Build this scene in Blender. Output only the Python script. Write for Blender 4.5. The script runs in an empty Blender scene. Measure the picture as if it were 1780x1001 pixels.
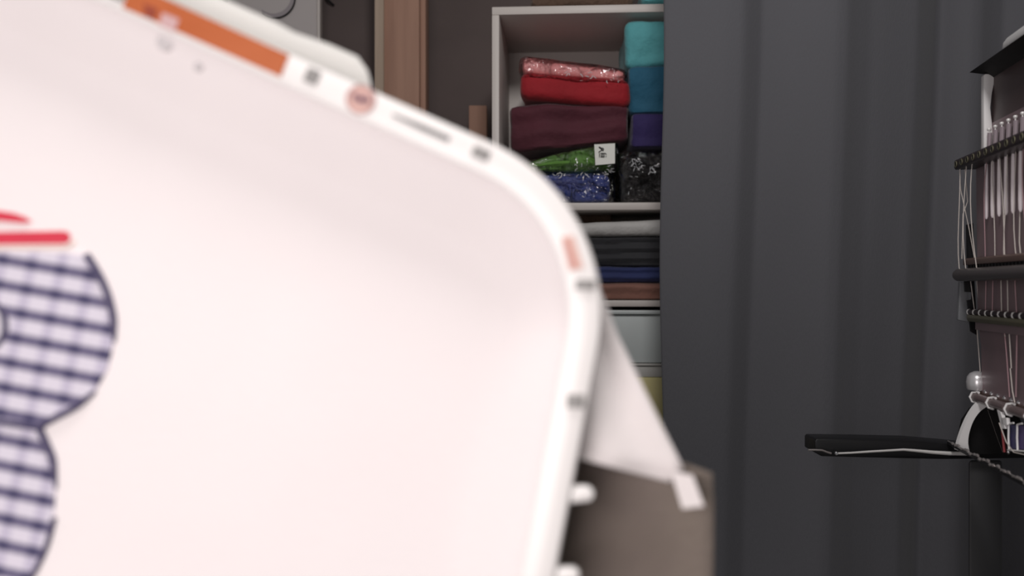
import bpy, bmesh, math, random
from mathutils import Vector, Matrix, noise

random.seed(7)
scene = bpy.context.scene
COL = scene.collection

# ------------------------------------------------------------------ camera
F = 1600.0                      # focal length in pixels of the 1780 x 1001 frame
W, H = 1780.0, 1001.0
CAMZ = 1.30
cd = bpy.data.cameras.new('camera')
cd.sensor_width = 36.0
cd.lens = 36.0 * F / W
cd.clip_start = 0.02
cd.dof.use_dof = True
cd.dof.focus_distance = 1.35
cd.dof.aperture_fstop = 4.0
cam = bpy.data.objects.new('camera', cd)
COL.objects.link(cam)
cam.location = (0, 0, CAMZ)
cam.rotation_euler = (math.radians(90), 0, 0)
scene.camera = cam

# ------------------------------------------------------------------ world, lamps, exposure
world = bpy.data.worlds.new('room_ambient')
scene.world = world
world.use_nodes = True
bg = world.node_tree.nodes['Background']
bg.inputs[0].default_value = (1.0, 0.97, 0.96, 1)
bg.inputs[1].default_value = 0.165

def area(name, loc, target, size, power, col):
    ld = bpy.data.lights.new(name, 'AREA')
    ld.shape = 'DISK'
    ld.size = size
    ld.energy = power
    ld.color = col
    o = bpy.data.objects.new(name, ld)
    COL.objects.link(o)
    o.location = loc
    d = Vector(target) - Vector(loc)
    o.rotation_euler = d.to_track_quat('-Z', 'Y').to_euler()
    return o

area('hoop_key', (-0.32, -0.32, 1.32), (0.0, 0.55, 1.25), 0.50, 6.3, (1.0, 0.93, 0.92))  # unseen key light added behind the camera to brighten the hoop
area('ceiling_lamp', (0.12, 0.30, 2.30), (0.3, 1.6, 1.1), 0.30, 9.5, (1.0, 0.97, 0.95))

vs = scene.view_settings
vs.view_transform = 'Standard'
vs.look = 'None'
vs.exposure = 0.0
vs.gamma = 1.0
vs.use_curve_mapping = False

# ------------------------------------------------------------------ helpers
def lin(c):
    c = c / 255.0
    return c / 12.92 if c <= 0.04045 else ((c + 0.055) / 1.055) ** 2.4

def rgb(r, g, b):
    return (lin(r), lin(g), lin(b), 1.0)

def mat(name, col, rough=0.6, metal=0.0, coat=0.0, var=0.0, vscale=8.0, bump=0.0, bscale=60.0, sheen=0.0, col2=None, stretch=(1, 1, 1), spec=0.5):
    m = bpy.data.materials.new(name)
    m.use_nodes = True
    nt = m.node_tree
    b = nt.nodes['Principled BSDF']
    b.inputs['Base Color'].default_value = col
    b.inputs['Roughness'].default_value = rough
    b.inputs['Metallic'].default_value = metal
    b.inputs['Coat Weight'].default_value = coat
    b.inputs['Coat Roughness'].default_value = 0.165
    b.inputs['Sheen Weight'].default_value = sheen
    b.inputs['Specular IOR Level'].default_value = spec
    tc = nt.nodes.new('ShaderNodeTexCoord')
    mp = nt.nodes.new('ShaderNodeMapping')
    mp.inputs['Scale'].default_value = stretch
    nt.links.new(tc.outputs['Object'], mp.inputs['Vector'])
    if var > 0 or col2 is not None:
        n = nt.nodes.new('ShaderNodeTexNoise')
        n.inputs['Scale'].default_value = vscale
        n.inputs['Detail'].default_value = 4
        nt.links.new(mp.outputs[0], n.inputs['Vector'])
        r = nt.nodes.new('ShaderNodeValToRGB')
        r.color_ramp.elements[0].position = 0.32
        r.color_ramp.elements[1].position = 0.68
        c2 = col2 if col2 else tuple(min(1, c * (1 + var)) for c in col[:3]) + (1,)
        c1 = col if col2 else tuple(c * (1 - var) for c in col[:3]) + (1,)
        r.color_ramp.elements[0].color = c1
        r.color_ramp.elements[1].color = c2
        nt.links.new(n.outputs['Fac'], r.inputs[0])
        nt.links.new(r.outputs[0], b.inputs['Base Color'])
    if bump > 0:
        n2 = nt.nodes.new('ShaderNodeTexNoise')
        n2.inputs['Scale'].default_value = bscale
        n2.inputs['Detail'].default_value = 5
        nt.links.new(mp.outputs[0], n2.inputs['Vector'])
        bp = nt.nodes.new('ShaderNodeBump')
        bp.inputs['Strength'].default_value = bump
        bp.inputs['Distance'].default_value = 0.01
        nt.links.new(n2.outputs['Fac'], bp.inputs['Height'])
        nt.links.new(bp.outputs[0], b.inputs['Normal'])
        if coat > 0:
            nt.links.new(bp.outputs[0], b.inputs['Coat Normal'])
    return m

def film_mat(name, tint=(1, 1, 1, 1), bump=1.0, bscale=24.0, gloss=0.16):
    """clear crinkled plastic film: mostly see-through with sharp glints"""
    m = bpy.data.materials.new(name)
    m.use_nodes = True
    nt = m.node_tree
    for n in list(nt.nodes):
        nt.nodes.remove(n)
    out = nt.nodes.new('ShaderNodeOutputMaterial')
    mix = nt.nodes.new('ShaderNodeMixShader')
    tr = nt.nodes.new('ShaderNodeBsdfTransparent')
    tr.inputs[0].default_value = tint
    gl = nt.nodes.new('ShaderNodeBsdfGlossy')
    gl.inputs['Roughness'].default_value = 0.07
    tc = nt.nodes.new('ShaderNodeTexCoord')
    ns = nt.nodes.new('ShaderNodeTexNoise')
    ns.inputs['Scale'].default_value = bscale
    ns.inputs['Detail'].default_value = 3
    ns.inputs['Distortion'].default_value = 1.2
    nt.links.new(tc.outputs['Object'], ns.inputs['Vector'])
    bp = nt.nodes.new('ShaderNodeBump')
    bp.inputs['Strength'].default_value = bump
    bp.inputs['Distance'].default_value = 0.03
    nt.links.new(ns.outputs['Fac'], bp.inputs['Height'])
    nt.links.new(bp.outputs[0], gl.inputs['Normal'])
    fr = nt.nodes.new('ShaderNodeFresnel')
    fr.inputs['IOR'].default_value = 1.35
    nt.links.new(bp.outputs[0], fr.inputs['Normal'])
    mm = nt.nodes.new('ShaderNodeMath')
    mm.operation = 'ADD'
    mm.use_clamp = True
    mm.inputs[1].default_value = gloss * 0.4
    nt.links.new(fr.outputs[0], mm.inputs[0])
    nt.links.new(mm.outputs[0], mix.inputs[0])
    nt.links.new(tr.outputs[0], mix.inputs[1])
    nt.links.new(gl.outputs[0], mix.inputs[2])
    nt.links.new(mix.outputs[0], out.inputs[0])
    return m

def wloc(o):
    v = Vector((0, 0, 0))
    while o is not None:
        v += o.location
        o = o.parent
    return v

def tag(o, label=None, cat=None, group=None, kind=None):
    if label: o['label'] = label
    if cat: o['category'] = cat
    if group: o['group'] = group
    if kind: o['kind'] = kind
    return o

def empty(name, loc, label, cat, group=None):
    o = bpy.data.objects.new(name, None)
    o.empty_display_size = 0.02
    COL.objects.link(o)
    o.location = loc
    return tag(o, label, cat, group)

def mesh(name, verts, faces, m, parent=None, smooth=True, at=None, bevel=0.0, label=None):
    """verts in world space; the object's origin goes to `at` (default: base centre, or the parent's origin)"""
    vs_ = [Vector(v) for v in verts]
    if at is None:
        if parent is not None:
            at = wloc(parent)
        else:
            xs = [v.x for v in vs_]; ys = [v.y for v in vs_]; zs = [v.z for v in vs_]
            at = Vector(((min(xs) + max(xs)) / 2, (min(ys) + max(ys)) / 2, min(zs)))
    at = Vector(at)
    me = bpy.data.meshes.new(name)
    me.from_pydata([v - at for v in vs_], [], faces)
    bm = bmesh.new(); bm.from_mesh(me)
    bmesh.ops.recalc_face_normals(bm, faces=bm.faces)
    if bevel > 0:
        es = [e for e in bm.edges if len(e.link_faces) == 2 and e.calc_face_angle(0) > 0.5]
        bmesh.ops.bevel(bm, geom=es, offset=bevel, segments=2, profile=0.5, affect='EDGES', clamp_overlap=True)
    bm.to_mesh(me); bm.free()
    me.polygons.foreach_set('use_smooth', [smooth] * len(me.polygons))
    if smooth:
        try:
            me.set_sharp_from_angle(angle=math.radians(38))
        except Exception:
            pass
    me.materials.append(m)
    o = bpy.data.objects.new(name, me)
    COL.objects.link(o)
    o.parent = parent
    o.location = at - (wloc(parent) if parent is not None else Vector((0, 0, 0)))
    if label: o['label'] = label
    return o

def clone(o, parent, at, name=None):
    c = o.copy()
    COL.objects.link(c)
    c.parent = parent
    c.location = Vector(at) - (wloc(parent) if parent is not None else Vector((0, 0, 0)))
    return c

def P(px, py, d):
    return Vector(((px - W / 2) / F * d, d, CAMZ - (py - H / 2) / F * d))

def prism_geo(pts, vec):
    n = len(pts); vec = Vector(vec)
    v = [Vector(p) for p in pts] + [Vector(p) + vec for p in pts]
    f = [list(range(n)), list(range(n, 2 * n))[::-1]]
    for i in range(n):
        j = (i + 1) % n
        f.append([i, j, n + j, n + i])
    return v, f

def prism(name, pts, vec, m, parent=None, bevel=0.0, smooth=True, **k):
    v, f = prism_geo(pts, vec)
    return mesh(name, v, f, m, parent, smooth=smooth, bevel=bevel, **k)

def box_geo(c, s):
    x, y, z = c; a, b, h = s[0] / 2, s[1] / 2, s[2] / 2
    pts = [(x - a, y - b, z - h), (x + a, y - b, z - h), (x + a, y + b, z - h), (x - a, y + b, z - h)]
    return prism_geo(pts, (0, 0, s[2]))

def box(name, c, s, m, parent=None, bevel=0.002, **k):
    v, f = box_geo(c, s)
    return mesh(name, v, f, m, parent, bevel=bevel, **k)

def tube_geo(pts, r, seg=8):
    pts = [Vector(p) for p in pts]
    n = len(pts)
    rr = r if isinstance(r, (list, tuple)) else [r] * n
    v, f = [], []
    t0 = (pts[1] - pts[0]).normalized()
    up = Vector((0, 0, 1)) if abs(t0.z) < 0.9 else Vector((1, 0, 0))
    nx = t0.cross(up).normalized()
    for i, p in enumerate(pts):
        t = (pts[min(i + 1, n - 1)] - pts[max(i - 1, 0)]).normalized()
        nx = (nx - t * nx.dot(t)).normalized()
        ny = t.cross(nx)
        for k in range(seg):
            a = 2 * math.pi * k / seg
            v.append(p + (nx * math.cos(a) + ny * math.sin(a)) * rr[i])
    for i in range(n - 1):
        for k in range(seg):
            k2 = (k + 1) % seg
            f.append([i * seg + k, i * seg + k2, (i + 1) * seg + k2, (i + 1) * seg + k])
    f.append(list(range(seg))[::-1])
    f.append([(n - 1) * seg + k for k in range(seg)])
    return v, f

def tube(name, pts, r, m, parent=None, seg=8, **k):
    v, f = tube_geo(pts, r, seg)
    return mesh(name, v, f, m, parent, **k)

def lathe_geo(c, axis, prof, seg=20):
    """prof: list of (radius, height along axis)"""
    c = Vector(c); axis = Vector(axis).normalized()
    up = Vector((0, 0, 1)) if abs(axis.z) < 0.9 else Vector((1, 0, 0))
    nx = axis.cross(up).normalized(); ny = axis.cross(nx)
    v, f = [], []
    for r, h in prof:
        for k in range(seg):
            a = 2 * math.pi * k / seg
            v.append(c + axis * h + (nx * math.cos(a) + ny * math.sin(a)) * max(r, 1e-5))
    for i in range(len(prof) - 1):
        for k in range(seg):
            k2 = (k + 1) % seg
            f.append([i * seg + k, i * seg + k2, (i + 1) * seg + k2, (i + 1) * seg + k])
    f.append(list(range(seg))[::-1])
    f.append([(len(prof) - 1) * seg + k for k in range(seg)])
    return v, f

def lathe(name, c, axis, prof, m, parent=None, seg=20, **k):
    v, f = lathe_geo(c, axis, prof, seg)
    return mesh(name, v, f, m, parent, **k)

def smoothstep(t):
    t = max(0.0, min(1.0, t))
    return t * t * (3 - 2 * t)

def keyed(x, keys):
    if x <= keys[0][0]: return keys[0][1]
    for (a, va), (b, vb) in zip(keys, keys[1:]):
        if x <= b:
            return va + (vb - va) * smoothstep((x - a) / (b - a))
    return keys[-1][1]

# ------------------------------------------------------------------ materials
M = {}
M['wall'] = mat('dark_panelled_wall', rgb(100, 88, 86), 0.8, var=0.2, vscale=2.5, bump=0.1, bscale=30)
M['floor'] = mat('grey_concrete_floor', rgb(105, 100, 96), 0.7, var=0.2, vscale=4)
M['curtain'] = mat('charcoal_curtain_cloth', rgb(87, 87, 92), 0.85, var=0.04, vscale=5, bump=0.12, bscale=420, sheen=0.1, stretch=(1, 1, 0.3))
M['wood'] = mat('bare_pine_wood', rgb(164, 126, 108), 0.7, col2=rgb(182, 142, 122), vscale=7, bump=0.1, bscale=25, stretch=(5, 5, 0.35))
M['wood_edge'] = mat('rough_pine_edge', rgb(182, 162, 144), 0.75, var=0.12, vscale=9, stretch=(5, 5, 0.4))
M['board'] = mat('pale_grey_board', rgb(188, 181, 180), 0.6, var=0.03, vscale=3)
M['ink'] = mat('black_ink', rgb(22, 20, 22), 0.6)
M['ink_grey'] = mat('grey_ink', rgb(160, 152, 156), 0.6)
M['shelf'] = mat('white_shelf_laminate', rgb(208, 200, 195), 0.45, var=0.02, vscale=6)

# ------------------------------------------------------------------ structure
WALL_Y = 2.30
def struct(o):
    o['kind'] = 'structure'
    return o

struct(box('floor', (0.2, 0.9, -0.05), (6.0, 4.4, 0.1), M['floor'], bevel=0))
struct(box('wall_back', (0.2, WALL_Y + 0.05, 1.5), (6.0, 0.10, 3.0), M['wall'], bevel=0))

# bare studs and the pale board left of the shelves
def rectbox(name, px0, px1, py0, py1, d, thick, m, zmin=None, parent=None, bevel=0.002, **k):
    a = P(px0, py0, d); b = P(px1, py1, d)
    z0 = b.z if zmin is None else zmin
    return box(name, ((a.x + b.x) / 2, d + thick / 2, (a.z + z0) / 2), (abs(b.x - a.x), thick, a.z - z0), m, parent, bevel, **k)

post = empty('wooden_post', (P(696, 0, 2.14).x, 2.19, 0), 'bare pine upright post between the grey board and the shelves', 'post')
rectbox('stud', 667, 729, -260, 0, 2.14, 0.10, M['wood'], 0.0, post)
rectbox('edge_batten', 651, 667, -260, 0, 2.13, 0.10, M['wood_edge'], 0.0, post)
rectbox('backing_strip', 729, 740, -260, 0, 2.165, 0.08, M['wood'], 0.0, post)
tag(rectbox('wooden_stud', 815, 846, 183, 0, 2.16, 0.09, M['wood'], 0.0),
    'short piece of pine timber standing close beside the white shelves', 'timber')

bd = empty('pale_board', (P(430, 0, 2.2).x, 2.2, 0.9), 'pale grey board with a crescent drawn on it, above the hoop', 'board')
rectbox('sheet', 250, 551, -180, 330, 2.20, 0.02, M['board'], None, bd)
rectbox('edge_strip', 551, 556, -180, 330, 2.195, 0.03, M['shelf'], None, bd, 0.001)
c0 = (478, -4); R1 = 34.5
arc = []
for i in range(25):
    a = math.radians(-78 + i * (146 + 78) / 24 - 30)
    arc.append((c0[0] + R1 * math.cos(a), c0[1] + R1 * math.sin(a) * 1.02))
arc_o = [(c0[0] + 35 * math.cos(math.radians(t)), c0[1] + 35.5 * math.sin(math.radians(t))) for t in range(-70, 131, 8)]
arc_i = [(c0[0] - 3 + 31 * math.cos(math.radians(t)), c0[1] - 3.5 + 31 * math.sin(math.radians(t))) for t in range(-70, 131, 8)]
nn = len(arc_o)
v = [P(x, y, 2.1985) for x, y in arc_o] + [P(x, y, 2.1985) for x, y in arc_i]
v += [p + Vector((0, 0.002, 0)) for p in v]
f = []
for i in range(nn - 1):
    f += [[i, i + 1, nn + i + 1, nn + i]]
mesh('crescent_shade', v[:2 * nn], f, M['ink_grey'], bd, label='grey crescent drawn on the board')
tube('crescent_line', [P(x, y, 2.197) for x, y in arc_o], [0.0005 + 0.0017 * math.sin(math.pi * min(1, (i + 4) / nn * 0.9)) for i in range(nn)][::-1], M['ink'], bd, seg=6)
tube('ink_mark', [P(380, -8, 2.197), P(390, 3, 2.197), P(396, 4, 2.197)], 0.004, M['ink'], bd, seg=6)
tag(tube('loose_cable', [P(556, -34, 2.288), P(563, -12, 2.285), P(570, 0, 2.285), P(577, 7, 2.292), P(580, 9, 2.297)], 0.0032, M['ink'], seg=6),
    'short black cable end hanging on the dark wall beside the post', 'cable')

# ------------------------------------------------------------------ curtain
def build_curtain():
    D = 1.58
    slopes = [(1150, -0.5), (1160, -0.15), (1225, -0.12), (1262, 0.05), (1288, 0.62), (1304, 0.55), (1322, -0.22), (1425, -0.22), (1446, 0.15), (1466, 0.75),
              (1492, 0.62), (1520, 0.28), (1592, 0.22), (1612, 0.9), (1650, 1.25), (1664, 0.5), (1678, -0.7), (1700, -0.5), (1722, 0.1), (1745, 0.65), (1775, 0.5),
              (1800, -0.6), (1850, -0.9), (1880, 0.5), (1930, 0.3), (1960, -0.7), (2050, -0.5)]
    prof, acc = [], 0.0
    for q in range(1150, 2051, 2):
        prof.append(acc)
        acc += keyed(q, slopes) * 2 / F * D
    def relief(s_):
        k_ = max(0.0, min(len(prof) - 1.001, (s_ - 1150) / 2)); i_ = int(k_)
        return prof[i_] + (prof[i_ + 1] - prof[i_]) * (k_ - i_)
    nx, nz = 260, 40
    z0, z1 = 0.015, 2.32
    v, f = [], []
    for j in range(nz + 1):
        t = j / nz
        z = z0 + (z1 - z0) * t
        pyz = H / 2 - (z - CAMZ) / D * F
        q = (pyz - 250) / 750.0
        for i in range(nx + 1):
            s = 1150 + 900 * i / nx
            lean = -38 * smoothstep((q + 0.6) / 1.8) + 16
            sx = s + lean * smoothstep((s - 1156) / 110) + 4 * math.sin(pyz * 0.008 + 1.0) * (1 - smoothstep((s - 1156) / 160))
            x = (sx - W / 2) / F * D
            amp = 1.0 + 0.15 * math.sin(z * 1.7 + s * 0.004)
            y = D + relief(s) * amp + 0.006 * noise.noise(Vector((s * 0.012, z * 1.3, 0.0)))
            v.append((x, y, z))
    for j in range(nz):
        for i in range(nx):
            a = j * (nx + 1) + i
            f.append([a, a + 1, a + nx + 2, a + nx + 1])
    o = mesh('curtain', v, f, M['curtain'])
    tag(o, 'long charcoal grey curtain hanging in soft folds behind the machine', 'curtain')
    m = o.modifiers.new('thickness', 'SOLIDIFY'); m.thickness = 0.002; m.offset = 1
build_curtain()

# ------------------------------------------------------------------ shelves and what lies on them
SA = math.radians(3.6)                      # the unit is turned a little
SEX = Vector((math.cos(SA), -math.sin(SA), 0)); SEY = Vector((math.sin(SA), math.cos(SA), 0))
SO = P(855, 14, 1.80); SO.z = 0

def S3(lx, ly, z):
    return SO + SEX * lx + SEY * ly + Vector((0, 0, z))

def sl(px, py, dep):
    """pixel -> (local x, height) on the shelf plane `dep` behind the front edge"""
    d = Vector(((px - W / 2) / F, 1.0, -(py - H / 2) / F))
    o = Vector((0, 0, CAMZ))
    t = ((SO + SEY * dep) - o).dot(SEY) / d.dot(SEY)
    p = o + d * t
    return (p - SO).dot(SEX), p.z

def sbox(name, lx0, lx1, ly0, ly1, z0, z1, m, parent=None, bevel=0.0015, **k):
    pts = [S3(lx0, ly0, z0), S3(lx1, ly0, z0), S3(lx1, ly1, z0), S3(lx0, ly1, z0)]
    return prism(name, pts, (0, 0, z1 - z0), m, parent, bevel=bevel, **k)

UW, UD = 0.43, 0.30
zt1 = sl(857, 12, 0)[1]; zt0 = sl(857, 26, 0)[1]
zb1 = sl(1060, 352, 0)[1]; zb0 = sl(1060, 365, 0)[1]
zc1 = sl(1100, 522, 0)[1]; zc0 = sl(1100, 533, 0)[1]
ze1 = sl(1100, 775, 0)[1]
unit = empty('shelf_unit', S3(UW / 2, UD / 2, 0), 'white open shelf unit packed with folded fabrics, half hidden by the curtain', 'shelves')
TH = 0.0145
sbox('side_panel', 0, TH, 0, UD, 0.0, zt0, M['shelf'], unit)
sbox('side_panel', UW - TH, UW, 0, UD, 0.0, zt0, M['shelf'], unit)
sbox('top_board', 0, UW, 0, UD, zt0, zt1, M['shelf'], unit)
sbox('shelf_board', TH, UW - TH, 0.0, UD, zb0, zb1, M['shelf'], unit)
sbox('shelf_board', TH, UW - TH, 0.0, UD, zc0, zc1, M['shelf'], unit)
sbox('shelf_board', TH, UW - TH, 0.0, UD, ze1 - 0.014, ze1, M['shelf'], unit)
sbox('back_panel', TH, UW - TH, UD - 0.006, UD, 0.05, zt0, M['shelf'], unit, 0.0)

def soft_block(lx0, lx1, ly0, ly1, zb, zt, r=0.012, layers=0, lamp=0.003, nz=0.002, seed=0, nseg=14, slump=0.0):
    """a soft folded stack: zb and zt are functions of t in 0..1 across the width"""
    hx, hy = (lx1 - lx0) / 2, (ly1 - ly0) / 2
    bm = bmesh.new()
    bmesh.ops.create_cube(bm, size=2.0)
    bmesh.ops.subdivide_edges(bm, edges=bm.edges[:], cuts=nseg, use_grid_fill=True)
    hz = max(0.01, (zt(0.5) - zb(0.5)) / 2)
    h = Vector((hx, hy, hz)); r = min(r, hx, hy, hz * 0.95)
    vs_, fs = [], []
    for vv in bm.verts:
        p = Vector((vv.co.x * hx, vv.co.y * hy, vv.co.z * hz))
        inn = Vector([max(-(h[i] - r), min(h[i] - r, p[i])) for i in range(3)])
        d = p - inn
        if d.length > 1e-9:
            p = inn + d.normalized() * r
        t = (p.x + hx) / (2 * hx); tz = (p.z + hz) / (2 * hz)
        n3 = noise.noise(Vector((p.x * 14, p.z * 14 + seed * 7.1, p.y * 14)))
        n4 = noise.noise(Vector((p.x * 40 + 5, p.z * 40 + seed * 3.3, p.y * 20)))
        front = 1.0 if vv.co.y < 0 else 0.3
        y = p.y + front * ((lamp * math.sin(2 * math.pi * layers * tz + n3 * 1.2) if layers else 0) + nz * 2.5 * n3 + nz * n4)
        x = p.x + nz * n3 * 1.2
        zz = zb(t) + (zt(t) - zb(t)) * tz - slump * math.sin(math.pi * t) * tz
        if tz > 0.15:
            zz += nz * n4 * 0.8 * tz
        vs_.append(S3((lx0 + lx1) / 2 + x, (ly0 + ly1) / 2 + y, zz))
    for ff in bm.faces:
        fs.append([q.index for q in ff.verts])
    bm.verts.index_update()
    bm.free()
    return vs_, fs

def bundle(name, x0, x1, yb, yt, dep, depth, m, label=None, cat=None, parent=None, zfloor=None, **k):
    """yb / yt: bottom and top edge in the photograph, a number or (left, right)"""
    yb = yb if isinstance(yb, tuple) else (yb, yb); yt = yt if isinstance(yt, tuple) else (yt, yt)
    lx0 = sl(x0, yb[0], dep)[0]; lx1 = sl(x1, yb[1], dep)[0]
    zb_ = [sl((x0 + x1) / 2, q, dep)[1] for q in yb]; zt_ = [sl((x0 + x1) / 2, q, dep)[1] for q in yt]
    if zfloor is not None: zb_ = [zfloor + 0.0006] * 2
    v, f = soft_block(lx0, lx1, dep, dep + depth, lambda t: zb_[0] + (zb_[1] - zb_[0]) * t, lambda t: zt_[0] + (zt_[1] - zt_[0]) * t, **k)
    o = mesh(name, v, f, m, parent)
    if label: tag(o, label, cat)
    return o

def cloth(name, col, coat=0.0, **k):
    k.setdefault('bump', 0.25); k.setdefault('bscale', 90)
    return mat(name, col, 0.8, coat=coat, var=0.1, vscale=12, sheen=0.15, **k)

FILM = film_mat('clear_crinkled_film')
C_red = cloth('red_cloth', rgb(160, 20, 34)); film_pink = mat('pink_film_reflection', rgb(232, 140, 140), 0.45, var=0.06, vscale=15, bump=0.3, bscale=60)
C_mar = cloth('maroon_cloth', rgb(84, 32, 46)); C_grn = cloth('green_cloth', rgb(98, 146, 60)); C_blu = cloth('royal_blue_cloth', rgb(54, 70, 142))
C_teal = cloth('turquoise_cloth', rgb(92, 170, 176)); C_tb = cloth('deep_teal_cloth', rgb(30, 92, 120)); C_pur = cloth('violet_cloth', rgb(44, 30, 88))
C_blk = cloth('black_cloth', rgb(28, 24, 28)); C_grey = cloth('light_grey_cloth', rgb(190, 188, 186)); C_dk = cloth('near_black_cloth', rgb(46, 46, 50))
C_navy = cloth('navy_cloth', rgb(40, 50, 98)); C_brn = cloth('brown_cloth', rgb(140, 98, 86)); C_fur = cloth('dark_brown_cloth', rgb(96, 74, 60), bump=0.8)
C_dblue = cloth('dusk_blue_cloth', rgb(52, 50, 98))

# left stack, bottom to top
b1 = empty('fabric_pack', S3(sl(1000, 350, 0.03)[0], 0.12, zb1), 'royal blue folded fabric in a clear plastic bag at the bottom of the stack', 'fabric', 'plastic wrapped fabric packs')
bundle('folded_fabric', 925, 1062, 351.2, 299, 0.025, 0.2, C_blu, zfloor=zb1, parent=b1, layers=0, seed=1, r=0.02, nz=0.002)
bundle('plastic_wrap', 915, 1070, 351, 296, 0.018, 0.21, FILM, zfloor=zb1, parent=b1, seed=2, r=0.016, nz=0.004)
b2 = empty('fabric_pack', S3(sl(1000, 296, 0.03)[0], 0.12, sl(1000, 296, 0.03)[1]), 'lime green folded fabric in a clear bag with a white price label', 'fabric', 'plastic wrapped fabric packs')
bundle('folded_fabric', 915, 1068, 297, (281, 246), 0.022, 0.2, C_grn, parent=b2, layers=2, lamp=0.004, seed=3, r=0.014, nz=0.004)
wr = bundle('plastic_wrap', 908, 1076, 300, (278, 243), 0.012, 0.22, FILM, parent=b2, seed=4, r=0.01, nz=0.005)
LBL = mat('white_label_paper', rgb(235, 235, 228), 0.5)
def splane(pts, dep):
    out = []
    for x, y in pts:
        lx, z = sl(x, y, dep); out.append(S3(lx, dep, z))
    return out
lb = prism('price_label', splane([(1033, 251), (1069, 249), (1069, 284), (1035, 287)], 0.006), SEY * 0.0008, LBL, b2, label='white paper price label')
def stroke(name, pts, r, m, parent, dep):
    return tube(name, splane(pts, dep), r, m, parent, seg=5)
for i, q in enumerate([[(1041, 255), (1045, 257), (1046, 261), (1041, 264), (1041, 265)], [(1041, 255.5), (1049, 262)],
                       [(1047, 257), (1049.5, 259), (1048, 262), (1045.5, 260.5), (1047, 257)],
                       [(1042, 266), (1042, 273)], [(1044, 266.5), (1053, 266.5)], [(1045, 268), (1045, 272)], [(1047.5, 267), (1047.5, 272)],
                       [(1050, 268), (1050, 272)], [(1044, 272.5), (1051, 272.5)], [(1053.5, 267), (1053.5, 269)], [(1053.5, 271), (1053.5, 272.5)]]):
    stroke('label_print', q, 0.0008, M['ink'], lb, 0.0045)
bundle('fabric_stack', 936, 1004, 278, 255, 0.06, 0.13, C_dblue, 'thin dusk blue fabric fold tucked under the maroon pile', 'fabric', layers=2, seed=5) if False else None
bundle('fabric_stack', 884, 1093, (262, 246), 180, 0.04, 0.19, C_mar, 'broad maroon folded fabric pile under the red pack', 'fabric', layers=2, lamp=0.004, seed=6, r=0.014, nz=0.004)
b3 = empty('fabric_pack', S3(sl(1000, 180, 0.03)[0], 0.12, sl(1000, 181, 0.03)[1]), 'bright red fabric pack with a painted pink film reflection on the maroon pile', 'fabric', 'plastic wrapped fabric packs')
bundle('folded_fabric', 905, 1096, (168, 187), (120, 137), 0.022, 0.2, C_red, parent=b3, layers=0, seed=7, r=0.018, nz=0.003)
bundle('reflection_layer', 908, 1088, (127, 144), (95, 122), 0.032, 0.17, film_pink, parent=b3, seed=8, r=0.012, nz=0.003, label='pink block painted as the film reflection')  # pink block colours in the lamp reflection on the plastic film
bundle('plastic_wrap', 902, 1093, (131, 148), (92, 119), 0.015, 0.21, FILM, parent=b3, seed=9, r=0.014, nz=0.004)
GLINT = mat('white_crease_glint', rgb(235, 235, 238), 0.15, coat=1.0)  # film creases coloured near white to paint in their glints
def add_crease_glints(parent, spots, dep, seed, n, spread=(10, 8)):
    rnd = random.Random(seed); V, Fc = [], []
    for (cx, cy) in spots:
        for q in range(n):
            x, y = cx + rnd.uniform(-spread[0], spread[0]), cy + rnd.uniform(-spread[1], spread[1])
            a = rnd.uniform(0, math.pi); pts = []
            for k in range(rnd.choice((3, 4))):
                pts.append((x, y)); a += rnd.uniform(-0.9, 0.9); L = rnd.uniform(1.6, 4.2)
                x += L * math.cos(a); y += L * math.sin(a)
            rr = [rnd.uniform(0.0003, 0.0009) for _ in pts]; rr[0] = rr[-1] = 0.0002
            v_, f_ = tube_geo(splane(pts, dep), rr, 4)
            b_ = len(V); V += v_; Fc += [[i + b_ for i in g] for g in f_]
    o = mesh('crease_glints', V, Fc, GLINT, parent, smooth=False)
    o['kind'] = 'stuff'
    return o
add_crease_glints(b1, [(968, 301), (1010, 302), (1050, 303)], 0.010, 3, 5, (14, 3))
add_crease_glints(b1, [(1000, 344)], 0.010, 4, 3, (25, 2))
add_crease_glints(b2, [(1066, 290), (1060, 300), (1008, 285)], 0.006, 5, 3, (6, 6))
add_crease_glints(b3, [(1000, 126), (1030, 130), (1066, 138)], 0.008, 6, 4, (14, 3))
# right stack
bk = empty('fabric_pack', S3(sl(1130, 350, 0.03)[0], 0.12, zb1), 'black folded fabric in a glinting clear bag beside the curtain edge', 'fabric', 'plastic wrapped fabric packs')
bundle('folded_fabric', 1084, 1200, 351.5, (272, 262), 0.03, 0.2, C_blk, zfloor=zb1, parent=bk, layers=1, seed=10, r=0.02, nz=0.004)
bundle('plastic_wrap', 1079, 1204, 351, (262, 256), 0.018, 0.22, film_mat('clear_film_strong', bump=1.0, bscale=38, gloss=0.12), parent=bk, seed=11, r=0.012, nz=0.006)
add_crease_glints(bk, [(1103, 279), (1110, 287), (1136, 294)], 0.008, 8, 11, (8, 6))
add_crease_glints(bk, [(1095, 308), (1090, 330), (1130, 296)], 0.008, 9, 2, (10, 6))
bundle('fabric_stack', 1098, 1204, 256, 196, 0.03, 0.2, C_pur, 'dark violet folded fabric on the black bag beside the curtain', 'fabric', layers=1, seed=12, r=0.009, nz=0.003)
bundle('fabric_stack', 1092, 1204, 196, (116, 106), 0.025, 0.2, C_tb, 'deep teal folded fabric between violet and turquoise fabrics', 'fabric', layers=1, seed=13, r=0.012, nz=0.004)
bundle('fabric_stack', 1087, 1204, (116, 106), (35, 33), 0.02, 0.2, C_teal, 'pale turquoise fabric bulging under the top board', 'fabric', layers=1, seed=14, r=0.014, nz=0.005)
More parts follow.
